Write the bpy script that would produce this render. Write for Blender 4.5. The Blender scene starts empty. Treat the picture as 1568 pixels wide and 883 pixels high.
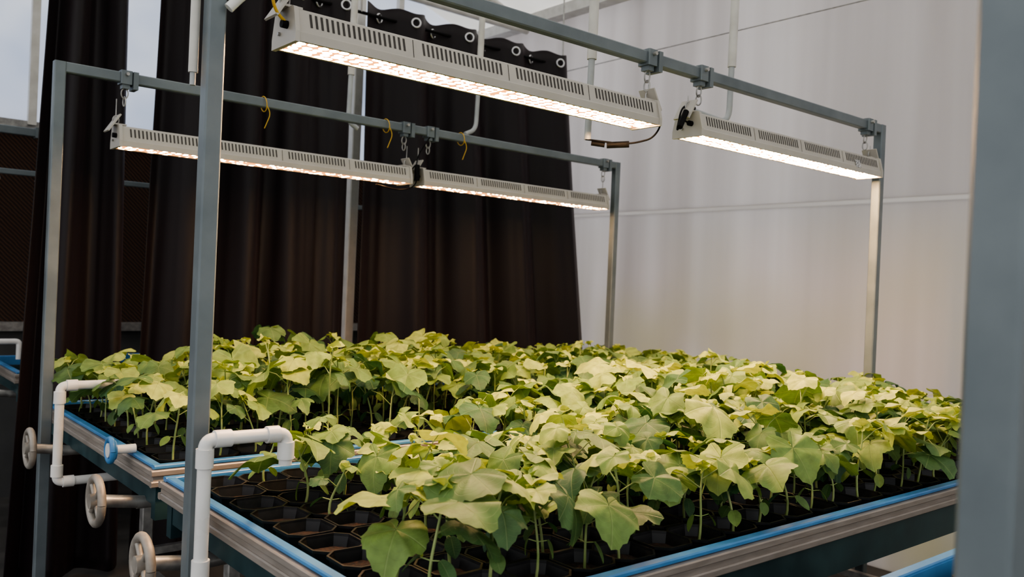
import bpy, math, random
import numpy as np
from mathutils import Vector, Matrix
random.seed(21)
RNG = np.random.default_rng(11)
CZ = 1.40
BZ = 0.83
FZ = -0.15
scene = bpy.context.scene
try:
    scene.view_settings.view_transform = 'AgX'
    scene.view_settings.look = 'AgX - Medium High Contrast'
except Exception as ex:
    print('look', ex)

# ------------------------------------------------------------------ materials
def new_mat(name):
    m = bpy.data.materials.new(name); m.use_nodes = True
    nt = m.node_tree
    for n in list(nt.nodes): nt.nodes.remove(n)
    out = nt.nodes.new('ShaderNodeOutputMaterial')
    return m, nt, out
def principled(nt, **k):
    b = nt.nodes.new('ShaderNodeBsdfPrincipled')
    for a, v in k.items():
        b.inputs[a].default_value = v
    return b
def noise_mat(name, c1, c2, scale=20, rough=0.5, metal=0.0, bump=0.0, stretch=(1,1,1), detail=4, rvar=0.1, lo=0.35, hi=0.65, spec=0.5):
    m, nt, out = new_mat(name)
    tc = nt.nodes.new('ShaderNodeTexCoord')
    mp = nt.nodes.new('ShaderNodeMapping'); mp.inputs['Scale'].default_value = stretch
    nt.links.new(tc.outputs['Object'], mp.inputs[0])
    n = nt.nodes.new('ShaderNodeTexNoise'); n.inputs['Scale'].default_value = scale; n.inputs['Detail'].default_value = detail
    nt.links.new(mp.outputs[0], n.inputs[0])
    cr = nt.nodes.new('ShaderNodeValToRGB')
    cr.color_ramp.elements[0].color = (*c1, 1); cr.color_ramp.elements[1].color = (*c2, 1)
    cr.color_ramp.elements[0].position = lo; cr.color_ramp.elements[1].position = hi
    nt.links.new(n.outputs[0], cr.inputs[0])
    b = principled(nt, Roughness=rough, Metallic=metal)
    b.inputs['Specular IOR Level'].default_value = spec
    nt.links.new(cr.outputs[0], b.inputs['Base Color'])
    mr = nt.nodes.new('ShaderNodeMapRange'); mr.inputs[3].default_value = max(0.03, rough-rvar); mr.inputs[4].default_value = min(1, rough+rvar)
    nt.links.new(n.outputs[0], mr.inputs[0]); nt.links.new(mr.outputs[0], b.inputs['Roughness'])
    if bump:
        bp = nt.nodes.new('ShaderNodeBump'); bp.inputs['Strength'].default_value = bump; bp.inputs['Distance'].default_value = 0.01
        nt.links.new(n.outputs[0], bp.inputs['Height']); nt.links.new(bp.outputs[0], b.inputs['Normal'])
    nt.links.new(b.outputs[0], out.inputs[0])
    return m

M_steel = noise_mat('blue_grey_steel', (0.135,0.162,0.178), (0.185,0.215,0.23), 7, 0.42, 0.2, 0.03, rvar=0.08)
M_galv = noise_mat('galvanised', (0.32,0.31,0.30), (0.5,0.49,0.47), 30, 0.4, 0.7)
M_alu = noise_mat('aluminium_rail', (0.30,0.265,0.235), (0.37,0.33,0.30), 12, 0.45, 0.4, stretch=(1,1,8))
M_blue = noise_mat('blue_liner', (0.05,0.18,0.40), (0.075,0.25,0.50), 9, 0.35, 0.0, 0.1)
M_teal = noise_mat('teal_beam', (0.015,0.045,0.055), (0.035,0.085,0.095), 8, 0.45, 0.3, 0.05)
M_black = noise_mat('black_plastic', (0.003,0.003,0.0035), (0.008,0.0075,0.008), 40, 0.6, spec=0.12)
M_potp = noise_mat('pot_plastic', (0.005,0.005,0.006), (0.011,0.010,0.011), 60, 0.42, spec=0.4)
M_soil = noise_mat('coco_soil', (0.005,0.003,0.0025), (0.070,0.028,0.015), 120, 0.95, 0, 0.8, lo=0.42, hi=0.72)
M_pvc = noise_mat('white_pvc', (0.70,0.69,0.67), (0.80,0.79,0.77), 12, 0.3)
M_conduit = noise_mat('conduit_beige', (0.55,0.53,0.49), (0.66,0.64,0.60), 12, 0.4)
M_cgrey = noise_mat('conduit_grey', (0.36,0.38,0.39), (0.44,0.46,0.47), 12, 0.4)
M_wheel = noise_mat('wheel_grey', (0.26,0.23,0.20), (0.40,0.37,0.33), 20, 0.5, 0.3)
M_lamp = noise_mat('lamp_housing', (0.47,0.44,0.395), (0.52,0.49,0.44), 6, 0.42, 0.1)
M_slot = noise_mat('vent_slot', (0.045,0.04,0.036), (0.07,0.062,0.056), 10, 0.7)
M_yel = noise_mat('yellow_wire', (0.65,0.38,0.03), (0.75,0.48,0.05), 10, 0.4)
M_white = noise_mat('sticker', (0.75,0.75,0.75), (0.05,0.05,0.05), 300, 0.4, lo=0.5, hi=0.52)
M_grom = noise_mat('grommet', (0.6,0.6,0.62), (0.7,0.7,0.72), 10, 0.22, 0.9)
M_floor = noise_mat('floor_concrete', (0.03,0.028,0.026), (0.07,0.065,0.06), 5, 0.85, 0, 0.3)

def led_mat():
    m, nt, out = new_mat('led_panel')
    tc = nt.nodes.new('ShaderNodeTexCoord')
    v = nt.nodes.new('ShaderNodeTexVoronoi'); v.inputs['Scale'].default_value = 34; v.inputs['Randomness'].default_value = 0.35
    nt.links.new(tc.outputs['Object'], v.inputs[0])
    cr = nt.nodes.new('ShaderNodeValToRGB')
    cr.color_ramp.elements[0].position = 0.14; cr.color_ramp.elements[0].color = (1.0,0.60,0.30,1)
    cr.color_ramp.elements[1].position = 0.46; cr.color_ramp.elements[1].color = (0.0065,0.0024,0.0007,1)
    nt.links.new(v.outputs['Distance'], cr.inputs[0])
    e = nt.nodes.new('ShaderNodeEmission'); e.inputs[1].default_value = LED
    nt.links.new(cr.outputs[0], e.inputs[0]); nt.links.new(e.outputs[0], out.inputs[0])
    return m
LED = 370.0
M_led = led_mat()

def sheet_mat(name, c1, c2, transl=0.7, axis_scale=(1,1,1), rough=0.35, scale=3.0, low=None):
    """translucent twin-wall polycarbonate / film, back-lit by the sky"""
    m, nt, out = new_mat(name)
    tc = nt.nodes.new('ShaderNodeTexCoord')
    mp = nt.nodes.new('ShaderNodeMapping'); mp.inputs['Scale'].default_value = axis_scale
    nt.links.new(tc.outputs['Object'], mp.inputs[0])
    n = nt.nodes.new('ShaderNodeTexNoise'); n.inputs['Scale'].default_value = scale; n.inputs['Detail'].default_value = 3
    nt.links.new(mp.outputs[0], n.inputs[0])
    cr = nt.nodes.new('ShaderNodeValToRGB')
    cr.color_ramp.elements[0].position = 0.3; cr.color_ramp.elements[1].position = 0.7
    cr.color_ramp.elements[0].color = (*c1,1); cr.color_ramp.elements[1].color = (*c2,1)
    nt.links.new(n.outputs[0], cr.inputs[0])
    col = cr.outputs[0]
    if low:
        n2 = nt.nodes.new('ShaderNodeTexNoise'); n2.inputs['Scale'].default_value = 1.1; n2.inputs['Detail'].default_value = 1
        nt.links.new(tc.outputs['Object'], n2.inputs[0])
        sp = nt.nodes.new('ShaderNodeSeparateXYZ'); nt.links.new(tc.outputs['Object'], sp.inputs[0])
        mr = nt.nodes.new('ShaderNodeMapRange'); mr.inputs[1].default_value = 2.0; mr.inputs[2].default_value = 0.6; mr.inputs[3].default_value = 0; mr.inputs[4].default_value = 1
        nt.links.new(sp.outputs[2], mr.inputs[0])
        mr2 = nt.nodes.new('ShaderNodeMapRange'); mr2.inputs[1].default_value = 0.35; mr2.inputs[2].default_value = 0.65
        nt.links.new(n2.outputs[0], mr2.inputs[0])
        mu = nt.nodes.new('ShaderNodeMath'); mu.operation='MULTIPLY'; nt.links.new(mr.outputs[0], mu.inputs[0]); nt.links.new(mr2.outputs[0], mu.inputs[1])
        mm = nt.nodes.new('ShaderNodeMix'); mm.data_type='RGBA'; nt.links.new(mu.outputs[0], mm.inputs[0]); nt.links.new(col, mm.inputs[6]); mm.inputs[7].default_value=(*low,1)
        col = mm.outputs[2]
    b = principled(nt, Roughness=rough); b.inputs['Specular IOR Level'].default_value = 0.5
    t = nt.nodes.new('ShaderNodeBsdfTranslucent')
    nt.links.new(col, b.inputs['Base Color']); nt.links.new(col, t.inputs['Color'])
    bp = nt.nodes.new('ShaderNodeBump'); bp.inputs['Strength'].default_value = 0.06; bp.inputs['Distance'].default_value = 0.02
    nt.links.new(n.outputs[0], bp.inputs['Height']); nt.links.new(bp.outputs[0], b.inputs['Normal'])
    mx = nt.nodes.new('ShaderNodeMixShader'); mx.inputs[0].default_value = transl
    nt.links.new(b.outputs[0], mx.inputs[1]); nt.links.new(t.outputs[0], mx.inputs[2])
    nt.links.new(mx.outputs[0], out.inputs[0])
    return m
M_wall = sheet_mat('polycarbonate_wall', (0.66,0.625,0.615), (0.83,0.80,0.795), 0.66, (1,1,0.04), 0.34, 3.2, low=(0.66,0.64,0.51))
M_strip = sheet_mat('pale_strip', (0.78,0.75,0.73), (0.81,0.78,0.76), 0.68, (1,1,1), 0.3, 1.0)  # sheet slightly paler than the wall, for the thin strip across it
M_back = sheet_mat('cloudy_glazing', (0.66,0.72,0.84), (0.94,0.95,0.98), 0.95, (1,1,1), 0.3, 1.2)
M_roof = sheet_mat('roof_film', (0.80,0.76,0.67), (0.90,0.86,0.78), 0.62, (1,1,1), 0.5, 2.0)

def curtain_mat():
    m, nt, out = new_mat('blackout_cloth')
    tc = nt.nodes.new('ShaderNodeTexCoord')
    n = nt.nodes.new('ShaderNodeTexNoise'); n.inputs['Scale'].default_value = 400
    nt.links.new(tc.outputs['Object'], n.inputs[0])
    b = principled(nt, Roughness=0.5)
    b.inputs['Base Color'].default_value = (0.0100,0.0066,0.0085,1)
    b.inputs['Specular IOR Level'].default_value = 0.3
    b.inputs['Sheen Weight'].default_value = 0.05; b.inputs['Sheen Tint'].default_value = (0.9,0.6,0.65,1)
    bp = nt.nodes.new('ShaderNodeBump'); bp.inputs['Strength'].default_value = 0.15; bp.inputs['Distance'].default_value = 0.002
    nt.links.new(n.outputs[0], bp.inputs['Height']); nt.links.new(bp.outputs[0], b.inputs['Normal'])
    nt.links.new(b.outputs[0], out.inputs[0]); return m
M_cur = curtain_mat()

def pad_mat():
    m, nt, out = new_mat('cooling_pad')
    tc = nt.nodes.new('ShaderNodeTexCoord')
    w = nt.nodes.new('ShaderNodeTexWave'); w.wave_type='BANDS'; w.bands_direction='DIAGONAL'
    w.inputs['Scale'].default_value = 22; w.inputs['Distortion'].default_value = 1.5
    nt.links.new(tc.outputs['Object'], w.inputs[0])
    cr = nt.nodes.new('ShaderNodeValToRGB')
    cr.color_ramp.elements[0].color = (0.012,0.005,0.002,1); cr.color_ramp.elements[1].color = (0.085,0.035,0.017,1)
    nt.links.new(w.outputs[1], cr.inputs[0])
    b = principled(nt, Roughness=0.9)
    bp = nt.nodes.new('ShaderNodeBump'); bp.inputs['Strength'].default_value = 0.8; bp.inputs['Distance'].default_value = 0.02
    nt.links.new(w.outputs[1], bp.inputs['Height']); nt.links.new(bp.outputs[0], b.inputs['Normal'])
    nt.links.new(cr.outputs[0], b.inputs['Base Color']); nt.links.new(b.outputs[0], out.inputs[0]); return m
M_pad = pad_mat()

def leaf_mat():
    m, nt, out = new_mat('leaf')
    L = nt.links
    at = nt.nodes.new('ShaderNodeAttribute'); at.attribute_name = 'tint'
    cr = nt.nodes.new('ShaderNodeValToRGB')
    cr.color_ramp.elements[0].color = (0.045,0.115,0.048,1); cr.color_ramp.elements[0].position = 0.0
    cr.color_ramp.elements[1].color = (0.52,0.59,0.16,1); cr.color_ramp.elements[1].position = 1.0
    e = cr.color_ramp.elements.new(0.5); e.color = (0.19,0.29,0.078,1)
    L.new(at.outputs['Fac'], cr.inputs[0])
    uv = nt.nodes.new('ShaderNodeUVMap')
    sp = nt.nodes.new('ShaderNodeSeparateXYZ'); L.new(uv.outputs[0], sp.inputs[0])
    def math_(op, a, b=None):
        n = nt.nodes.new('ShaderNodeMath'); n.operation = op
        for i, v in enumerate((a, b)):
            if v is None: continue
            if isinstance(v, (int, float)): n.inputs[i].default_value = v
            else: L.new(v, n.inputs[i])
        return n.outputs[0]
    ang = math_('ARCTAN2', sp.outputs[1], sp.outputs[0])
    s = math_('ABSOLUTE', math_('SINE', math_('MULTIPLY', ang, 2.5)))
    r = math_('SQRT', math_('ADD', math_('MULTIPLY', sp.outputs[0], sp.outputs[0]), math_('MULTIPLY', sp.outputs[1], sp.outputs[1])))
    d = math_('MULTIPLY', s, r)
    sv = math_('ABSOLUTE', math_('SINE', math_('ADD', math_('MULTIPLY', r, 26.0), math_('MULTIPLY', s, -5.0))))
    mr = nt.nodes.new('ShaderNodeMapRange'); mr.inputs[1].default_value = 0.0; mr.inputs[2].default_value = 0.05
    mr.inputs[3].default_value = 1.0; mr.inputs[4].default_value = 0.0; L.new(d, mr.inputs[0])
    mr2 = nt.nodes.new('ShaderNodeMapRange'); mr2.inputs[1].default_value = 0.0; mr2.inputs[2].default_value = 0.22
    mr2.inputs[3].default_value = 0.35; mr2.inputs[4].default_value = 0.0; L.new(sv, mr2.inputs[0])
    vein = math_('MAXIMUM', mr.outputs[0], mr2.outputs[0])
    tc = nt.nodes.new('ShaderNodeTexCoord')
    n = nt.nodes.new('ShaderNodeTexNoise'); n.inputs['Scale'].default_value = 35; L.new(tc.outputs['Object'], n.inputs[0])
    hv = nt.nodes.new('ShaderNodeHueSaturation')
    mrn = nt.nodes.new('ShaderNodeMapRange'); mrn.inputs[1].default_value=0.3; mrn.inputs[2].default_value=0.7; mrn.inputs[3].default_value = 0.8; mrn.inputs[4].default_value = 1.2
    L.new(n.outputs[0], mrn.inputs[0]); L.new(mrn.outputs[0], hv.inputs['Value']); L.new(cr.outputs[0], hv.inputs['Color'])
    mx = nt.nodes.new('ShaderNodeMix'); mx.data_type = 'RGBA'
    L.new(math_('MULTIPLY', vein, 0.30), mx.inputs[0]); L.new(hv.outputs[0], mx.inputs[6]); mx.inputs[7].default_value = (0.44,0.53,0.22,1)
    b = principled(nt, Roughness=0.5); b.inputs['Specular IOR Level'].default_value = 0.35
    L.new(mx.outputs[2], b.inputs['Base Color'])
    bp = nt.nodes.new('ShaderNodeBump'); bp.inputs['Strength'].default_value = 0.5; bp.inputs['Distance'].default_value = 0.002; bp.invert = True
    L.new(vein, bp.inputs['Height']); L.new(bp.outputs[0], b.inputs['Normal'])
    t = nt.nodes.new('ShaderNodeBsdfTranslucent'); 
    hs = nt.nodes.new('ShaderNodeHueSaturation'); hs.inputs['Value'].default_value = 1.2; hs.inputs['Saturation'].default_value = 1.15
    L.new(mx.outputs[2], hs.inputs['Color']); L.new(hs.outputs[0], t.inputs[0])
    ms = nt.nodes.new('ShaderNodeMixShader'); ms.inputs[0].default_value = 0.22
    L.new(b.outputs[0], ms.inputs[1]); L.new(t.outputs[0], ms.inputs[2]); L.new(ms.outputs[0], out.inputs[0])
    return m
M_leaf = leaf_mat()
M_stem = noise_mat('stem', (0.26,0.35,0.11), (0.38,0.44,0.18), 30, 0.5)

# ------------------------------------------------------------------ mesh builder
class MB:
    def __init__(s): s.v=[]; s.f=[]; s.m=[]; s.sm=[]; s.mats=[]
    def mi(s, mat):
        if mat not in s.mats: s.mats.append(mat)
        return s.mats.index(mat)
    def add(s, vs, fs, mat, smooth=False):
        o=len(s.v); k=s.mi(mat)
        s.v += [tuple(p) for p in vs]
        for f in fs: s.f.append(tuple(o+i for i in f)); s.m.append(k); s.sm.append(smooth)
    def box(s, c, size, mat, R=None, ch=0.0):
        x,y,z=[a/2 for a in size]
        if ch<=0:
            vs=[Vector((sx*x,sy*y,sz*z)) for sz in(-1,1) for sy in(-1,1) for sx in(-1,1)]
            fs=[(0,2,3,1),(4,5,7,6),(0,1,5,4),(2,6,7,3),(0,4,6,2),(1,3,7,5)]
        else:
            ax = max(range(3), key=lambda i: size[i]); a,b=[i for i in range(3) if i!=ax]
            h=[x,y,z]; ha,hb,hl=h[a],h[b],h[ax]
            ring=[(ha-ch,-hb),(ha,-hb+ch),(ha,hb-ch),(ha-ch,hb),(-ha+ch,hb),(-ha,hb-ch),(-ha,-hb+ch),(-ha+ch,-hb)]
            vs=[]
            for t in(-hl,hl):
                for (p,q) in ring:
                    w=[0,0,0]; w[a]=p; w[b]=q; w[ax]=t; vs.append(Vector(w))
            fs=[(i,(i+1)%8,8+(i+1)%8,8+i) for i in range(8)]+[tuple(range(7,-1,-1)),tuple(range(8,16))]
            if ax==1: fs=[f[::-1] for f in fs]
        c=Vector(c)
        if R is not None: vs=[R@v for v in vs]
        s.add([v+c for v in vs], fs, mat)
    def beam(s, p, q, w, mat, h=None, ch=0.0):
        p=Vector(p); q=Vector(q); d=q-p; L=d.length; h=h or w
        zq=d.normalized(); up=Vector((0,0,1)) if abs(zq.z)<0.95 else Vector((0,1,0))
        xq=up.cross(zq).normalized(); yq=zq.cross(xq)
        R=Matrix((xq,yq,zq)).transposed()
        s.box((p+q)/2,(w,h,L),mat,R,ch)
    def tube(s, pts, r, mat, n=12, cap=True):
        pts=[Vector(p) for p in pts]; N=len(pts)
        rr=r if isinstance(r,(list,tuple)) else [r]*N
        vs=[]; prev=None
        for i,p in enumerate(pts):
            d=(pts[min(i+1,N-1)]-pts[max(i-1,0)])
            if d.length<1e-9: d=Vector((0,0,1))
            d.normalize()
            if prev is None:
                u=Vector((0,0,1)) if abs(d.z)<0.9 else Vector((1,0,0)); a=d.cross(u).normalized()
            else:
                a=(prev-d*prev.dot(d)).normalized()
            prev=a; b=d.cross(a)
            for k in range(n):
                t=2*math.pi*k/n; vs.append(p+(a*math.cos(t)+b*math.sin(t))*rr[i])
        fs=[(i*n+k,i*n+(k+1)%n,(i+1)*n+(k+1)%n,(i+1)*n+k) for i in range(N-1) for k in range(n)]
        s.add(vs,fs,mat,True)
        if cap:
            s.add(vs[:n],[tuple(range(n-1,-1,-1))],mat); s.add(vs[-n:],[tuple(range(n))],mat)
    def cyl(s,p,q,r,mat,n=16): s.tube([p,q],r,mat,n)
    def ring(s, c, R, r, axis, mat, n=24, m=8, arc=(0,2*math.pi), sc=(1,1)):
        c=Vector(c); ax=Vector(axis).normalized(); u=Vector((0,0,1)) if abs(ax.z)<.9 else Vector((1,0,0))
        a=ax.cross(u).normalized(); b=ax.cross(a)
        pts=[c+a*math.cos(arc[0]+(arc[1]-arc[0])*i/n)*R*sc[0]+b*math.sin(arc[0]+(arc[1]-arc[0])*i/n)*R*sc[1] for i in range(n+1)]
        s.tube(pts,r,mat,m)
    def obj(s,name,parent=None):
        me=bpy.data.meshes.new(name); me.from_pydata(s.v,[],s.f)
        for m in s.mats: me.materials.append(m)
        me.polygons.foreach_set('material_index',s.m); me.polygons.foreach_set('use_smooth',s.sm)
        me.update()
        o=bpy.data.objects.new(name,me); scene.collection.objects.link(o)
        if parent: o.parent=parent
        return o
def empty(name):
    e=bpy.data.objects.new(name,None); scene.collection.objects.link(e); e.empty_display_size=0.1; return e
def bend(pts, rad, n=6):
    P=[Vector(p) for p in pts]; out=[P[0]]
    for i in range(1,len(P)-1):
        a=(P[i-1]-P[i]); b=(P[i+1]-P[i]); r=min(rad,a.length*.49,b.length*.49)
        p0=P[i]+a.normalized()*r; p1=P[i]+b.normalized()*r
        for k in range(n+1):
            t=k/n; out.append(p0*(1-t)**2+P[i]*2*t*(1-t)+p1*t*t)
    out.append(P[-1]); return out

# ------------------------------------------------------------------ room shell
WX=4.88; WY=6.5
mb=MB(); mb.box((1.5,2.0,FZ-0.03),(11,13,0.06),M_floor); mb.obj('floor')
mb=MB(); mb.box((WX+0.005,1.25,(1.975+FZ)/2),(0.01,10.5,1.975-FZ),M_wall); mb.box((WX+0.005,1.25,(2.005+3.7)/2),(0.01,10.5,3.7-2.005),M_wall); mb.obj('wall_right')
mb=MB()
mb.box((WX+0.005,1.25,1.99),(0.006,10.5,0.03),M_strip)  # thin paler strip filling the gap between the two wall panels
mb.obj('wall_strip_1')
wb=empty('wall_back')
mb=MB(); mb.box((1.45,WY+0.05,(0.96+FZ)/2),(6.9,0.1,0.96-FZ),noise_mat('base_panel',(0.05,0.05,0.05),(0.08,0.08,0.08),3,0.7)); mb.obj('base_panel',wb)
mb=MB()
mb.box((1.45,WY+0.01,3.6),(6.9,0.02,2.6),M_back)
mb.obj('glazing',wb)
mb=MB()
mb.beam((-2,WY-0.03,0.99),(WX,WY-0.03,0.99),0.06,M_galv,0.06)
mb.beam((-2,WY-0.03,2.33),(WX,WY-0.03,2.33),0.05,M_galv,0.05)
for x in (-1.8,-0.4,1.18,2.6,4.0):
    mb.beam((x,WY-0.05,2.33),(x,WY-0.05,4.9),0.05,M_conduit)
mb.obj('glazing_bars',wb)
mb=MB(); mb.box((1.45,WY+0.04,1.66),(6.8,0.1,1.3),M_pad); mb.obj('cooling_pad',wb)
mb=MB()
mb.beam((-1.9,WY-0.35,2.24),(4.7,WY-0.35,2.24),0.04,M_steel,0.05,0.004)
mb.beam((-1.9,WY-0.35,1.98),(4.7,WY-0.35,1.98),0.03,M_steel,0.035,0.004)
for x in (-1.9,4.7): mb.beam((x,WY-0.35,FZ),(x,WY-0.35,2.26),0.05,M_steel)
for i in range(26):
    x=-1.7+i*0.24
    mb.ring((x,WY-0.35,1.935),0.022,0.004,(0,1,0),M_galv,12,6)
    if i%4==0: mb.box((x,WY-0.35,2.24),(0.07,0.06,0.065),M_steel)
mb.obj('pipe_rail_frame')
mb=MB()
A=[(WX,-4,3.7),(WX,WY,3.7),(1.2,WY,4.9),(1.2,-4,4.9)]
mb.add(A,[(0,1,2,3)],M_roof)
B=[(1.2,-4,4.9),(1.2,WY,4.9),(-2.6,WY,3.7),(-2.6,-4,3.7)]
mb.add(B,[(0,1,2,3)],M_roof)
mb.obj('ceiling')
mb=MB()
for yy in (5.7,3.0,0.3,-2.4):
    mb.tube([(-2.5,yy,3.62),(WX-0.05,yy,3.62)],0.03,M_conduit,10)
    mb.tube([(WX-0.05,yy,3.66),(1.2,yy,4.84),(-2.5,yy,3.66)],0.03,M_conduit,10)
    xs=[WX-0.05-0.62*i for i in range(12)]
    for i in range(11):
        xa,xb=xs[i],xs[i+1]
        def top(x): return 4.84-abs(x-1.2)*(1.18/3.65)
        pa=(xa,yy,3.62) if i%2==0 else (xa,yy,top(xa)); pb=(xb,yy,top(xb)) if i%2==0 else (xb,yy,3.62)
        mb.tube([pa,pb],0.020,M_cgrey,8)
mb.box((WX-0.07,1.25,3.68),(0.12,10.4,0.09),M_conduit)
mb.tube([(WX-0.06,-4,3.18),(WX-0.06,WY,3.18)],0.004,M_galv,6)
mb.obj('roof_truss')
mb=MB()
mb.beam((2.715,4.86,FZ),(2.715,4.86,4.35),0.06,M_pvc,0.06,0.005)
mb.obj('structural_post')

# ------------------------------------------------------------------ curtains
def curtain(x0,x1,b0,b1,y0,ztop,zbot,nf,seed):
    rg=random.Random(seed)
    par=empty('blackout_curtain')
    mb=MB(); nx=nf*44; nz=46
    ph=[rg.uniform(-0.35,0.35) for _ in range(nf*2+2)]
    am=[rg.uniform(0.5,1.3) for _ in range(nf*2+2)]
    K=[(rg.uniform(14,19),rg.uniform(0,6),rg.uniform(-2,2)),(rg.uniform(28,36),rg.uniform(0,6),rg.uniform(-3,3)),(rg.uniform(50,66),rg.uniform(0,6),rg.uniform(-4,4))]
    def fold(u,v):
        t=u*nf*2; i=int(t); fr=t-i; fr=fr*fr*(3-2*fr)
        a=am[min(i,len(am)-1)]*(1-fr)+am[min(i+1,len(am)-1)]*fr
        p=ph[min(i,len(ph)-1)]*(1-fr)+ph[min(i+1,len(ph)-1)]*fr
        amp=0.060+0.020*v
        w=math.sin(math.pi*t+p*2*v)
        w=math.copysign(abs(w)**0.8,w)
        X=u*(x1-x0)
        g=min(1,v*3)
        s0=math.sin(K[0][0]*X+K[0][1]+K[0][2]*v); s1=math.sin(K[1][0]*X+K[1][1]+K[1][2]*v)
        sec=0.026*s0*g+0.018*s1*(0.6+0.4*s0)*g+0.006*math.sin(K[2][0]*X+K[2][1]+K[2][2]*v)*g
        return amp*a*w+sec, 0.2*(x1-x0)/nf*math.sin(2*math.pi*t+p*4)*0.22*v
    vs=[]
    for j in range(nz+1):
        v=j/nz; z=ztop+(zbot-ztop)*v
        for i in range(nx+1):
            u=i/nx; dy,dx=fold(u,v)
            xa=x0+(b0-x0)*v; xb=x1+(b1-x1)*v
            vs.append((xa+(xb-xa)*u+dx, y0+dy, z+(0.010*math.cos(math.pi*u*nf*4)*(1-v*20) if v<0.05 else 0)))
    fs=[(j*(nx+1)+i,j*(nx+1)+i+1,(j+1)*(nx+1)+i+1,(j+1)*(nx+1)+i) for j in range(nz) for i in range(nx)]
    mb.add(vs,fs,M_cur,True)
    o=mb.obj('cloth',par); s=o.modifiers.new('s','SOLIDIFY'); s.thickness=0.004
    mb=MB()
    for i in range(nf*2):
        u=(i+0.5)/(nf*2); dy,dx=fold(u,0.03)
        mb.ring((x0+(x1-x0)*u,y0+dy-0.010,ztop-0.070),0.027,0.007,(0.45*(1 if i%2 else -1),1,0),M_grom,20,8)
    mb.obj('grommets',par)
    return par
CY=4.62
CT=3.09
curtain(0.91,1.25,0.80,1.31,CY,CT,FZ+0.03,2,3)
curtain(1.42,2.53,1.38,2.57,CY,CT,FZ+0.03,4,5)
curtain(2.63,4.30,2.64,4.76,CY,CT,FZ+0.03,4,9)
mb=MB(); mb.tube([(0.86,CY+0.004,CT-.070),(4.28,CY+0.004,CT-.070)],0.010,M_black,12)
for x in (0.87,2.59,4.27):
    mb.tube([(x,CY,CT-.070),(x,CY+0.02,4.4 if x<4 else 3.85)],0.006,M_galv,8)
mb.obj('curtain_rod')

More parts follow.
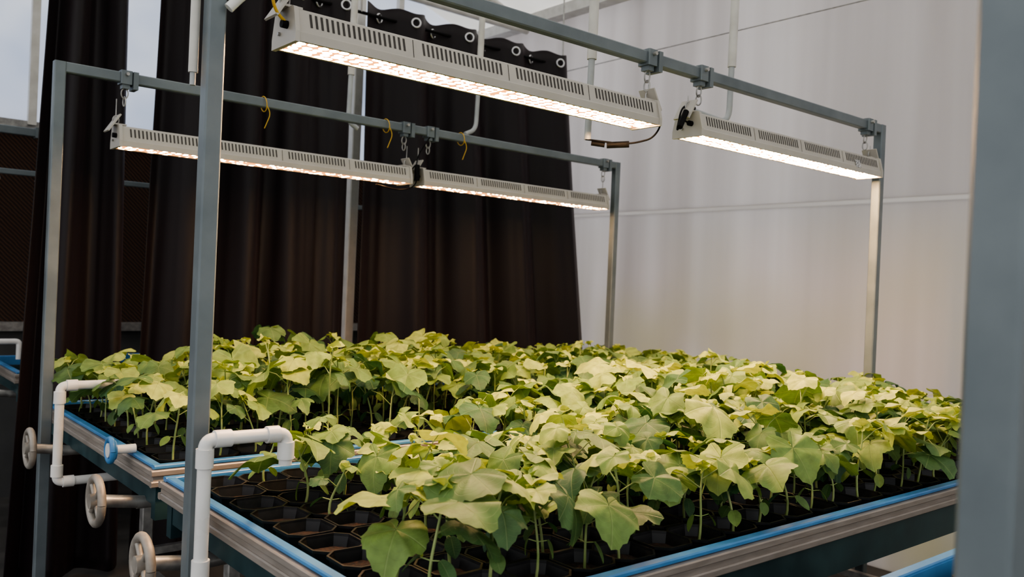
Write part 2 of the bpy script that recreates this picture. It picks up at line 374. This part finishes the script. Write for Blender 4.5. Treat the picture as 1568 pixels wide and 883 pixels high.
# ------------------------------------------------------------------ benches
def bench(x0,x1,y0,y1,wheels=(),cap=None,z=BZ):
    par=empty('rolling_bench')
    mb=MB()
    def ring_boxes(off,w,zc,h,mat,ch=0.0):
        X0,X1,Y0,Y1=x0-off,x1+off,y0-off,y1+off
        mb.box(((X0+X1)/2,Y0+w/2,zc),(X1-X0,w,h),mat,ch=ch)
        mb.box(((X0+X1)/2,Y1-w/2,zc),(X1-X0,w,h),mat,ch=ch)
        mb.box((X0+w/2,(Y0+Y1)/2,zc),(w,Y1-Y0-2*w,h),mat,ch=ch)
        mb.box((X1-w/2,(Y0+Y1)/2,zc),(w,Y1-Y0-2*w,h),mat,ch=ch)
    ring_boxes(0.0,0.026,z-0.004,0.012,M_blue,0.003)
    ring_boxes(-0.022,0.006,z-0.03,0.05,M_blue)
    mb.obj('blue_liner_edge',par)
    mb=MB()
    ring_boxes(0.010,0.020,z-0.020,0.018,M_alu,0.003)
    ring_boxes(0.004,0.016,z-0.036,0.014,M_alu)
    ring_boxes(0.010,0.020,z-0.052,0.018,M_alu,0.003)
    mb.obj('aluminium_rim',par)
    mb=MB()
    h=0.10; zc=z-0.062-h/2
    mb.box(((x0+x1)/2,y0+0.03,zc),(x1-x0-0.02,0.035,h),M_teal)
    mb.box(((x0+x1)/2,y1-0.03,zc),(x1-x0-0.02,0.035,h),M_teal)
    mb.box((x0+0.03,(y0+y1)/2,z-0.062-0.03),(0.035,y1-y0-0.1,0.06),M_teal)
    mb.box((x1-0.03,(y0+y1)/2,z-0.062-0.03),(0.035,y1-y0-0.1,0.06),M_teal)
    n=int((x1-x0)/0.6)
    for i in range(1,n):
        x=x0+(x1-x0)*i/n; mb.box((x,(y0+y1)/2,z-0.12),(0.03,y1-y0-0.1,0.04),M_teal)
    mb.obj('under_beams',par)
    mb=MB(); mb.box(((x0+x1)/2,(y0+y1)/2,z-0.090),(x1-x0-0.05,y1-y0-0.05,0.012),M_black); mb.obj('tray_floor',par)
    mb=MB()
    for x in (x0+0.35,(x0+x1)/2,x1-0.35):
        for y in (y0+0.25,y1-0.25):
            mb.box((x,y,(z-0.20+FZ)/2),(0.045,0.045,z-0.20-FZ),M_galv,ch=0.004)
            mb.box((x,y,FZ+0.006),(0.1,0.1,0.012),M_galv)
        mb.beam((x,y0+0.12,z-0.20),(x,y1-0.12,z-0.20),0.045,M_galv,0.045)
        mb.beam((x,y0+0.25,0.15),(x,y1-0.25,0.15),0.03,M_galv,0.03)
    for y in (y0+0.27,y1-0.27):
        mb.beam((x0+0.35,y,0.22),(x1-0.35,y,0.22),0.03,M_galv)
    mb.obj('legs',par)
    for (wy,dz) in wheels:
        mb=MB(); wz=z-0.115+dz; wx=x0-0.125
        mb.tube([(wx,wy,wz),(x0+0.01,wy,wz-0.02)],0.019,M_galv,16)
        mb.tube([(x0-0.01,wy,wz-0.02),(x0+1.3,wy,z-0.15)],0.019,M_galv,16)
        mb.ring((wx,wy,wz),0.066,0.012,(1,0,0),M_wheel,32,10)
        mb.cyl((wx-0.018,wy,wz),(wx+0.014,wy,wz),0.022,M_wheel)
        for k in range(4):
            a=math.pi/4+k*math.pi/2
            mb.tube([(wx,wy,wz),(wx,wy+0.066*math.cos(a),wz+0.066*math.sin(a))],0.008,M_wheel,8)
        mb.obj('hand_wheel',par)
    if cap:
        mb=MB(); cy,cz=cap
        mb.cyl((x0-0.056,cy,cz),(x0+0.01,cy,cz),0.014,M_pvc,20)
        mb.cyl((x0-0.064,cy,cz),(x0-0.050,cy,cz),0.031,M_blue,24)
        mb.cyl((x0-0.072,cy,cz),(x0-0.062,cy,cz),0.022,M_pvc,24)
        mb.ring((x0-0.064,cy,cz),0.034,0.009,(1,0,0),M_blue,28,8)
        mb.obj('drain_cap',par)
    return par
X0=0.80; X1=4.10
bench(X0,X1,1.16,2.42,((2.17,-0.035),))
bench(X0+0.02,X1,2.56,3.98,((2.68,0.005),(3.60,0.0)),(2.78,0.845))
bench(X0,X1,-0.45,0.85,())
bench(0.92,4.1,5.15,6.1,((5.3,0),(5.9,0)))

# ------------------------------------------------------------------ pots & plants
def make_mesh(name, V, Q, mats, midx, uv=None, tint=None, parent=None, smooth=True):
    me=bpy.data.meshes.new(name); me.from_pydata(V.tolist(),[],Q.tolist())
    for m in mats: me.materials.append(m)
    me.polygons.foreach_set('material_index',midx.astype(np.int32))
    me.polygons.foreach_set('use_smooth',np.full(len(Q),smooth))
    if uv is not None:
        l=me.uv_layers.new(name='UVMap'); vi=np.empty(len(me.loops),np.int32); me.loops.foreach_get('vertex_index',vi)
        l.data.foreach_set('uv',uv[vi].astype(np.float32).ravel())
    if tint is not None:
        a=me.attributes.new('tint','FLOAT','POINT'); a.data.foreach_set('value',tint.astype(np.float32))
    me.update()
    o=bpy.data.objects.new(name,me); scene.collection.objects.link(o)
    if parent: o.parent=parent
    return o
SP=0.128
PS=SP/0.118
PT=-0.004
def pot_template():
    rings=[(0.036,-0.075),(0.0525,-0.004),(0.0575,-0.004),(0.0575,0.002),(0.0535,0.002),(0.0500,-0.026),(0.001,-0.020)]
    V=[];Q=[];M=[]
    for (w,z) in rings:
        w*=PS
        c=w*0.42
        for p in ((w,-w+c),(w,w-c),(w-c,w),(-w+c,w),(-w,w-c),(-w,-w+c),(-w+c,-w),(w-c,-w)):
            V.append((p[0],p[1],z))
    for i in range(len(rings)-1):
        for k in range(8):
            Q.append((i*8+k,i*8+(k+1)%8,(i+1)*8+(k+1)%8,(i+1)*8+k)); M.append(1 if i==len(rings)-2 else 0)
    return np.array(V),np.array(Q),np.array(M)
def grid_positions(x0,x1,y0,y1):
    nx=int((x1-x0-0.055)/SP); ny=int((y1-y0-0.055)/SP)
    ox=(x0+x1)/2-(nx-1)*SP/2; oy=(y0+y1)/2-(ny-1)*SP/2
    return [(ox+i*SP,oy+j*SP) for i in range(nx) for j in range(ny)]
def pots(pos):
    v,q,m=pot_template(); VV=[];QQ=[];MM=[]
    for k,(x,y) in enumerate(pos):
        a=RNG.uniform(-0.03,0.03); c,s=math.cos(a),math.sin(a)
        w=v.copy(); w[:,0]=v[:,0]*c-v[:,1]*s+x; w[:,1]=v[:,0]*s+v[:,1]*c+y; w[:,2]+=BZ+PT+RNG.uniform(-.002,.003)
        VV.append(w);QQ.append(q+k*len(v));MM.append(m)
    return make_mesh('seedling_pots',np.concatenate(VV),np.concatenate(QQ),[M_potp,M_soil],np.concatenate(MM),smooth=False)

class Geo:
    def __init__(s): s.V=[];s.Q=[];s.M=[];s.U=[];s.T=[];s.n=0
    def add(s,V,Q,m,U,t):
        s.V.append(V);s.Q.append(Q+s.n);s.M.append(np.full(len(Q),m));s.U.append(U);s.T.append(np.full(len(V),t) if np.isscalar(t) else t);s.n+=len(V)
    def arr(s): return [np.concatenate(a) for a in (s.V,s.Q,s.M,s.U,s.T)]
def rot(a,b,g):
    ca,sa=math.cos(a),math.sin(a); cb,sb=math.cos(b),math.sin(b); cg,sg=math.cos(g),math.sin(g)
    Rz=np.array([[ca,-sa,0],[sa,ca,0],[0,0,1]]); Ry=np.array([[cb,0,sb],[0,1,0],[-sb,0,cb]]); Rx=np.array([[1,0,0],[0,cg,-sg],[0,sg,cg]])
    return Rz@Ry@Rx
def np_tube(g,pts,r0,r1,n=5,m=1,t=0.6):
    pts=np.array(pts,float); N=len(pts); V=[]
    for i in range(N):
        d=pts[min(i+1,N-1)]-pts[max(i-1,0)]; d/=np.linalg.norm(d)+1e-9
        u=np.array([0,0,1.]) if abs(d[2])<0.8 else np.array([1.,0,0])
        a=np.cross(d,u); a/=np.linalg.norm(a); b=np.cross(d,a); r=r0+(r1-r0)*i/(N-1)
        for k in range(n):
            th=2*math.pi*k/n; V.append(pts[i]+(a*math.cos(th)+b*math.sin(th))*r)
    Q=[(i*n+k,i*n+(k+1)%n,(i+1)*n+(k+1)%n,(i+1)*n+k) for i in range(N-1) for k in range(n)]
    V=np.array(V); g.add(V,np.array(Q),m,np.zeros((len(V),2)),t)
nA=49
def leaf(g,p,az,pitch,roll,L,rg,tint,droop=1.0):
    th=np.linspace(-math.pi*0.97,math.pi*0.97,nA); rings=[0.02,0.3,0.58,0.82,1.0]
    lob=rg.uniform(0.02,0.08)
    base=0.54+0.23*((1+np.cos(th))/2)**1.4+lob*np.cos(5*th)+0.03*np.cos(3*th)
    e=np.clip((np.abs(th)-2.55)/0.5,0,1); base*=1-0.55*e*e*(3-2*e)
    ser=0.018*np.cos(th*24)+0.014*np.cos(th*13+rg.uniform(0,6))
    ph=rg.uniform(0,6.28); cup=rg.uniform(0.05,0.6)*droop; fold=rg.uniform(0.08,0.24); asym=rg.uniform(-0.18,0.18)
    V=[];U=[]
    for r in rings:
        rr=base*r+(ser if r==1.0 else 0)
        x=rr*np.cos(th); y=rr*np.sin(th)
        z=-cup*rr**2+fold*rr*(1-np.abs(np.cos(2.5*th)))*0.9+0.13*rr*rr*np.sin(3*th+ph)+0.07*rr*rr*np.sin(7*th+ph*2)+asym*x*y
        z-=0.12*droop*np.clip(x-0.4,0,1)**1.5*2
        V.append(np.stack([x,y,z],1)); U.append(np.stack([x,y],1))
    V=np.concatenate(V)*L; U=np.concatenate(U)
    n=nA
    Q=np.array([(i*n+k,(i+1)*n+k,(i+1)*n+k+1,i*n+k+1) for i in range(len(rings)-1) for k in range(n-1)])
    V=V@rot(az,pitch,roll).T+np.array(p)
    g.add(V,Q,0,U,tint)
def cotyledon(g,p,az,pitch,L,rg,tint):
    n=9; V=[];U=[]
    for i in range(n):
        s=i/(n-1); x=L*s; w=L*0.36*math.sin(math.pi*min(1,max(0.0,s*0.93+0.05)))**0.65
        for k in (-1,-0.5,0,0.5,1):
            V.append((x,w*k,-0.25*L*s*s+0.06*L*abs(k))); U.append((x/L,0.3*k))
    V=np.array(V)@rot(az,pitch,rg.uniform(-.3,.3)).T+np.array(p)
    Q=np.array([(i*5+k,(i+1)*5+k,(i+1)*5+k+1,i*5+k+1) for i in range(n-1) for k in range(4)])
    g.add(V,Q,0,np.array(U),tint)
def plant(h,big,rg):
    g=Geo()
    lx,ly=rg.uniform(-.18,.18)*h,rg.uniform(-.18,.18)*h
    def at(s): return np.array([lx*s*s*1.3+0.006*math.sin(s*5),ly*s*s*1.3+0.005*math.sin(s*4+1),h*s])
    np_tube(g,[at(s) for s in np.linspace(0,1,8)],0.0036,0.0023,6,1,0.5)
    a0=rg.uniform(0,6.28)
    sc=rg.uniform(0.34,0.46)*min(1,0.24/h)
    for k in range(2):
        a=a0+k*math.pi+rg.uniform(-.3,.3); p=at(sc); d=np.array([math.cos(a),math.sin(a),0.2]); q=p+d*0.020
        np_tube(g,[p,q],0.0014,0.0012,5,1,0.5)
        cotyledon(g,q,a,rg.uniform(0.4,1.25),rg.uniform(0.034,0.052),rg,rg.uniform(0.05,0.4))
    n=rg.choice([3,4,4,4,5]) if h>0.15 else rg.choice([2,3,3,4])
    az=a0+1.3
    for i in range(n):
        f=i/(n-1); s=0.62+0.36*f; az+=2.4+rg.uniform(-.4,.4)
        p=at(s); pl=(0.048+0.040*math.sin(math.pi*min(1,0.25+0.75*f)))*big*rg.uniform(0.6,1.15)*(1.0 if f<0.9 else 0.6)
        el=rg.uniform(0.2,0.9)+0.25*f
        d=np.array([math.cos(az)*math.cos(el),math.sin(az)*math.cos(el),math.sin(el)])
        mid=p+d*pl*0.55+np.array([0,0,0.004]); q=p+d*pl-np.array([0,0,0.12*pl])
        np_tube(g,[p,mid,q],0.0018,0.0013,5,1,0.6)
        L=(0.054+0.031*math.sin(math.pi*(0.2+0.6*f)))*big*rg.uniform(0.6,1.30)*(1.0 if f<0.9 else 0.75)
        leaf(g,q,az+rg.uniform(-.3,.3),rg.uniform(0.0,0.9) if f<0.8 else rg.uniform(-0.4,0.45),rg.uniform(-.45,.45),L,rg,np.clip(0.08+0.66*f+rg.uniform(-.25,.25),0,1))
    for k in range(2):
        az+=2.3; leaf(g,at(1.0)+np.array([0,0,0.004]),az,rg.uniform(-1.0,-0.3),0,rg.uniform(0.018,0.034)*big,rg,0.95,0.3)
    return g.arr()
HC=(0.11,0.14,0.17,0.20,0.235,0.27,0.31)
def plants(pos,hfun,keep,sd=0.026):
    lib={}
    for ci,(h,b) in enumerate(zip(HC,(0.82,1.04,1.18,1.18,1.16,1.18,1.18))):
        lib[ci]=[plant(h*random.uniform(.92,1.08),b*random.uniform(.9,1.08),random.Random(100*ci+k)) for k in range(12)]
    V=[];Q=[];M=[];U=[];T=[];n=0
    for (x,y) in pos:
        h=hfun(x,y)+random.gauss(0,sd)
        if random.random()>keep(x,y): continue
        ci=min(range(len(HC)),key=lambda i:abs(HC[i]-h))
        v,q,m,u,t=random.choice(lib[ci])
        a=random.uniform(0,6.28); c,s=math.cos(a),math.sin(a); k=random.uniform(.92,1.08)
        w=np.empty_like(v); w[:,0]=(v[:,0]*c-v[:,1]*s)*k+x+random.uniform(-.01,.01); w[:,1]=(v[:,0]*s+v[:,1]*c)*k+y+random.uniform(-.01,.01); w[:,2]=v[:,2]*k+BZ+PT-0.023
        V.append(w);Q.append(q+n);M.append(m);U.append(u);T.append(np.clip(t+random.uniform(-.28,.24),0,1));n+=len(v)
    return make_mesh('vegetable_seedlings',np.concatenate(V),np.concatenate(Q),[M_leaf,M_stem],np.concatenate(M),np.concatenate(U),np.concatenate(T))
fp=grid_positions(X0,X1,1.16,2.42); rp=grid_positions(X0+0.02,X1,2.56,3.98)
pots(fp); pots(rp); pots([p for p in grid_positions(X0,X1,-0.45,0.85) if True])
def hf(x,y):
    h=0.175+0.045*min(1,max(0,(y-1.25)/0.8))*min(1,max(0,(x-1.2)/0.9))
    h+=0.050*math.exp(-((x-2.7)**2+(y-2.0)**2)/0.35)
    if x<1.7 and y>1.7: h-=0.045
    if x>3.0: h-=0.05*min(1,(x-3.0)/0.5)
    return h
def hr(x,y):
    h=0.26-0.075*max(0,(x-2.4)/1.6)
    if x<1.2: h-=0.07
    if abs(x-2.25)<0.07 and abs(y-3.2)<0.07: h+=0.06
    return h
plants(fp,hf,lambda x,y: 0.93 if x>1.15 else (0.92 if y<1.5 else 0.42))
plants(rp,hr,lambda x,y: 0.93)

# ------------------------------------------------------------------ frames
def frame(y,xl,xr,zt,clamps=(),ties=(),pw=0.042):
    par=empty('steel_hanging_frame')
    mb=MB()
    for x in (xl,xr): mb.box((x,y,(zt+0.02+FZ)/2),(pw,pw,zt+0.02-FZ),M_steel,ch=0.004)
    mb.box(((xl+xr)/2,y,zt),(xr-xl-pw,pw*0.85,pw),M_steel,ch=0.004)
    for x in (xl,xr): mb.box((x,y,FZ+0.006),(0.12,0.12,0.012),M_steel)
    mb.obj('tube_frame',par)
    mb=MB()
    for x in clamps:
        mb.box((x,y,zt),(0.045,pw+0.012,pw+0.014),M_steel,ch=0.003)
        mb.box((x+0.035,y,zt-0.01),(0.02,pw+0.02,pw+0.03),M_steel)
        mb.cyl((x,y-pw/2-0.02,zt+0.012),(x,y+pw/2+0.01,zt+0.012),0.007,M_galv,8)
        mb.box((x,y,zt-pw/2-0.014),(0.028,0.035,0.02),M_steel)
        mb.ring((x,y,zt-pw/2-0.042),0.019,0.0028,(0,1,0.1),M_galv,18,6,sc=(0.7,1.1))
        mb.ring((x,y,zt-pw/2-0.075),0.016,0.0028,(1,0.2,0),M_galv,18,6,sc=(0.7,1.2))
    mb.obj('clamps_and_hooks',par)
    mb=MB()
    for x in ties:
        mb.ring((x,y,zt-0.005),0.034,0.0022,(1,0,0.15),M_yel,20,6)
        mb.tube(bend([(x,y-0.03,zt-0.01),(x+0.02,y-0.035,zt-0.05),(x-0.005,y-0.03,zt-0.12)],0.03),0.002,M_yel,6)
    if ties: mb.obj('wire_ties',par)
    return par
ZF=CZ+0.815; ZR=CZ+0.785
frame(2.017,0.742,3.935,ZF,clamps=(0.965,2.27,2.56,3.80),ties=())
frame(3.75,0.775,3.965,ZR,clamps=(1.02,2.38,2.53,3.85),ties=(1.62,2.27,2.74))
frame(0.277,0.755,3.935,ZF,clamps=(1.0,2.2),ties=(),pw=0.044)

# ------------------------------------------------------------------ LED grow lights
def grow_light(xa,xb,y,zb,ztr,tag=False):
    par=empty('grow_light_bar')
    L=xb-xa; wB=0.065; wT=0.050; h=0.084; e=0.012
    mb=MB()
    prof=[(-wB,0),(-wB,0.022),(-wB+0.004,0.026),(-wT,h-0.006),(-wT+0.008,h),(wT-0.008,h),(wT,h-0.006),(wB-0.004,0.026),(wB,0.022),(wB,0),(wB-0.010,0),(wB-0.014,0.008),(-wB+0.014,0.008),(-wB+0.010,0)]
    n=len(prof); vs=[]
    for x in (xa+e,xb-e):
        for (a,b) in prof: vs.append((x,y+a,zb+b))
    fs=[(i,n+i,n+(i+1)%n,(i+1)%n) for i in range(n)]
    mb.add(vs,fs,M_lamp)
    pc=[(-wB-0.003,-0.003),(-wB-0.003,0.024),(-wT-0.003,h+0.001),(-wT+0.006,h+0.005),(wT-0.006,h+0.005),(wT+0.003,h+0.001),(wB+0.003,0.024),(wB+0.003,-0.003)]
    m=len(pc)
    for (x1,x2) in ((xa,xa+e),(xb-e,xb)):
        vs=[(x,y+a,zb+b) for x in (x1,x2) for (a,b) in pc]
        mb.add(vs,[(i,m+i,m+(i+1)%m,(i+1)%m) for i in range(m)]+[tuple(range(m)),tuple(range(2*m-1,m-1,-1))],M_lamp)
    mb.obj('housing',par)
    mb=MB()
    ng=4; gl=(L-2*e)/ng
    z1,z2=0.040,0.074
    for sgn in (-1,1):
        def fy(z): 
            f=(z-0.026)/(h-0.006-0.026); return sgn*((wB-0.004)*(1-f)+wT*f)
        for gi in range(ng):
            gs=xa+e+gi*gl+0.035; ge=xa+e+(gi+1)*gl-0.028
            ns=19
            for k in range(ns):
                x=gs+(ge-gs)*k/(ns-1); w=0.0032; o=sgn*0.0008
                vs=[(x-w,y+fy(z1)+o,zb+z1),(x+w,y+fy(z1)+o,zb+z1),(x+w-0.002,y+fy(z2)+o,zb+z2),(x-w-0.002,y+fy(z2)+o,zb+z2)]
                mb.add(vs,[(0,1,2,3)] if sgn<0 else [(3,2,1,0)],M_slot)
            if gi:
                x=xa+e+gi*gl
                vs=[(x-.001,y+fy(0.028)+sgn*.0008,zb+.028),(x+.001,y+fy(0.028)+sgn*.0008,zb+.028),(x+.001,y+fy(.077)+sgn*.0008,zb+.077),(x-.001,y+fy(.077)+sgn*.0008,zb+.077)]
                mb.add(vs,[(0,1,2,3)] if sgn<0 else [(3,2,1,0)],M_slot)
    for x,s in ((xa,-1),(xb,1)):
        mb.cyl((x,y-0.02,zb+0.045),(x+s*0.016,y-0.02,zb+0.045),0.010,M_black,12)
        mb.cyl((x,y+0.022,zb+0.03),(x+s*0.006,y+0.022,zb+0.03),0.005,M_galv,8)
    mb.obj('vents_and_glands',par)
    mb=MB()
    for gi in range(ng):
        a=xa+e+gi*gl+0.010; b=a+gl-0.020
        mb.box(((a+b)/2,y,zb+0.004),(b-a,2*wB-0.034,0.006),M_led)
    mb.obj('led_modules',par)
    mb=MB()
    for x,s in ((xa,-1),(xb,1)):
        R=Matrix.Rotation(-s*math.radians(32),3,'Y')
        mb.box((x+s*0.012,y,zb+h+0.012),(0.006,0.07,0.085),M_lamp,R)
        mb.box((x-s*0.012,y,zb+h+0.008),(0.05,0.05,0.006),M_lamp)
        mb.ring((x+s*0.0,y,zb+h+0.025),0.014,0.003,(0.2,1,0),M_galv,16,6,sc=(0.8,1.3))
        mb.tube([(x,y,zb+h+0.035),(x,y,ztr-0.09)],0.0022,M_galv,6)
    if tag: mb.box((xb-0.22,y-0.062,zb+0.035),(0.04,0.002,0.035),M_white,Matrix.Rotation(math.radians(-13),3,'X'))
    mb.obj('brackets',par)
    return par
ZL=CZ+0.575
grow_light(0.915,2.28,2.017,ZL,ZF)
grow_light(2.50,3.85,2.017,ZL,ZF,tag=True)
ZL2=CZ+0.498
grow_light(0.99,2.40,3.75,ZL2,ZR)
grow_light(2.47,3.85,3.75,ZL2,ZR)

# cables
mb=MB()
def cable(pts,r=0.0035,mat=M_black): mb.tube(bend(pts,0.05,8),r,mat,8)
cable([(2.29,2.0,ZL+0.045),(2.34,2.0,ZL+0.02),(2.33,2.03,ZL-0.03),(2.31,2.13,ZL-0.045),(2.20,2.24,ZL-0.03)])
mb.tube([(2.315,2.13,ZL-0.043),(2.26,2.19,ZL-0.048)],0.012,M_black,12)
mb.tube([(2.255,2.195,ZL-0.048),(2.22,2.23,ZL-0.042)],0.009,M_black,12)
mb.obj('lamp_power_cable')
mb=MB()
cable([(2.49,2.0,ZL+0.045),(2.44,1.99,ZL+0.05),(2.42,2.0,ZL+0.0),(2.47,2.02,ZL+0.11),(2.60,2.06,ZL+0.13),(2.76,2.2,ZL+0.15)])
mb.tube([(2.425,1.99,ZL+0.02),(2.47,2.0,ZL+0.085)],0.011,M_black,12)
mb.obj('lamp_power_cable')
mb=MB()
cable([(2.40,3.73,ZL2+0.05),(2.44,3.70,ZL2+0.12),(2.435,3.70,ZL2-0.01),(2.35,3.72,ZL2-0.04),(2.22,3.74,ZL2-0.02)])
cable([(2.47,3.73,ZL2+0.05),(2.43,3.70,ZL2+0.02),(2.43,3.70,ZL2+0.14),(2.55,3.74,ZR)])
mb.tube([(2.435,3.70,ZL2+0.02),(2.435,3.70,ZL2+0.10)],0.014,M_black,12)
mb.obj('lamp_power_cable')
mb=MB()
cable([(0.92,2.0,ZL+0.045),(0.87,1.98,ZL+0.07),(0.86,1.98,ZL+0.16),(0.80,2.0,ZF-0.05),(0.76,1.985,ZF-0.10)],0.004,M_yel)
mb.obj('lamp_power_cable')

# conduits
def conduit(pts_thick,pts_thin,r=0.018,r2=0.0125):
    mb=MB()
    if pts_thick:
        mb.tube(pts_thick,r,M_conduit,14)
    mb.tube(bend(pts_thin,0.07,8),r2,M_cgrey,12)
    mb.obj('electrical_conduit')
conduit([(3.03,2.2,4.25),(3.005,2.2,2.36)],[(3.005,2.2,2.40),(3.0,2.2,2.12),(2.76,2.2,2.135)])
conduit([(2.22,2.24,4.5),(2.215,2.24,2.24)],[(2.215,2.24,2.28),(2.21,2.24,1.945)])
conduit([(3.02,3.95,4.25),(3.0,3.95,2.62)],[(3.0,3.95,2.65),(2.99,3.95,2.29),(2.90,3.93,2.25)])
conduit([(2.19,3.95,4.5),(2.17,3.95,2.45)],[(2.17,3.95,2.5),(2.165,3.95,2.21),(2.22,3.95,2.18)])
conduit([(0.706,2.045,4.2),(0.706,2.045,1.87)],[(0.706,2.045,1.9),(0.706,2.045,1.84)],0.011,0.007)
mb=MB()
mb.tube(bend([(0.76,1.98,2.02),(0.80,1.97,2.07),(0.98,1.97,2.16),(1.2,1.97,2.5),(1.25,1.97,4.7)],0.06),0.012,M_pvc,12)
mb.obj('electrical_conduit')

# ------------------------------------------------------------------ PVC irrigation pipes
def pvc(paths,collars,r=0.0155):
    mb=MB()
    for p in paths: mb.tube(bend(p,0.022,6),r,M_pvc,16)
    for (a,b) in collars: mb.cyl(a,b,r*1.28,M_pvc,18)
    mb.obj('pvc_water_pipe')
zt=CZ-0.372
xa,xb,y=0.712,0.905,1.887
pvc([[(xa,y,FZ),(xa,y,zt),(xb,y,zt),(xb,y,zt-0.075)]],
    [((xa,y,zt-0.062),(xa,y,zt-0.02)),((xa+0.02,y,zt),(xa+0.058,y,zt)),((xb-0.05,y,zt),(xb-0.02,y,zt)),((xb,y,zt-0.02),(xb,y,zt-0.06)),((xa,y,CZ-0.70),(xa,y,CZ-0.64)),((xa,y,0.45),(xa,y,0.5))])
zt=CZ-0.417; xa,xb,y=0.725,0.93,3.30; zb=CZ-0.755
pvc([[(xb+0.03,y,zb),(xa,y,zb),(xa,y,zt),(xb,y,zt),(xb,y,zt-0.08)]],
    [((xa,y,zt-0.062),(xa,y,zt-0.02)),((xa+0.02,y,zt),(xa+0.055,y,zt)),((xa,y,zb+0.06),(xa,y,zb+0.02)),((xa+0.02,y,zb),(xa+0.055,y,zb))])
zt=CZ-0.43; xa,xb,y=0.80,0.98,5.45
pvc([[(xa,y,FZ),(xa,y,zt),(xb,y,zt),(xb,y,zt-0.1)]],[((xa,y,zt-0.062),(xa,y,zt-0.02)),((xa+0.02,y,zt),(xa+0.055,y,zt))])

# ------------------------------------------------------------------ world, lights
w=bpy.data.worlds.new('overcast'); scene.world=w; w.use_nodes=True
nt=w.node_tree; bg=nt.nodes['Background']
tc=nt.nodes.new('ShaderNodeTexCoord'); sp=nt.nodes.new('ShaderNodeSeparateXYZ'); nt.links.new(tc.outputs['Generated'],sp.inputs[0])
cr=nt.nodes.new('ShaderNodeValToRGB'); cr.color_ramp.elements[0].position=0.45; cr.color_ramp.elements[0].color=(0.42,0.42,0.40,1)
cr.color_ramp.elements[1].position=0.75; cr.color_ramp.elements[1].color=(0.88,0.90,0.95,1)
mr=nt.nodes.new('ShaderNodeMapRange'); mr.inputs[1].default_value=-1; mr.inputs[2].default_value=1; nt.links.new(sp.outputs[2],mr.inputs[0]); nt.links.new(mr.outputs[0],cr.inputs[0])
nt.links.new(cr.outputs[0],bg.inputs[0]); bg.inputs[1].default_value=1.8

# ------------------------------------------------------------------ camera
cam=bpy.data.cameras.new('camera'); co=bpy.data.objects.new('camera',cam); scene.collection.objects.link(co)
cam.sensor_width=36; cam.lens=1310/1568*36; cam.clip_start=0.02
th=math.radians(50)
fwd=Vector((math.cos(th),math.sin(th),0)); right=Vector((math.sin(th),-math.cos(th),0)); up=Vector((0,0,1))
pitch=-4.5/1310
f2=(fwd*math.cos(pitch)+up*math.sin(pitch)).normalized(); u2=(up*math.cos(pitch)-fwd*math.sin(pitch)).normalized()
r=math.radians(2.43)
r3=right*math.cos(r)+u2*math.sin(r); u3=u2*math.cos(r)-right*math.sin(r)
M=Matrix((r3,u3,-f2)).transposed().to_4x4(); M.translation=Vector((0,0,CZ)); co.matrix_world=M
cam.dof.use_dof=True; cam.dof.focus_distance=2.4; cam.dof.aperture_fstop=4.5
scene.camera=co
print('faces',sum(len(o.data.polygons) for o in scene.objects if o.type=='MESH'))
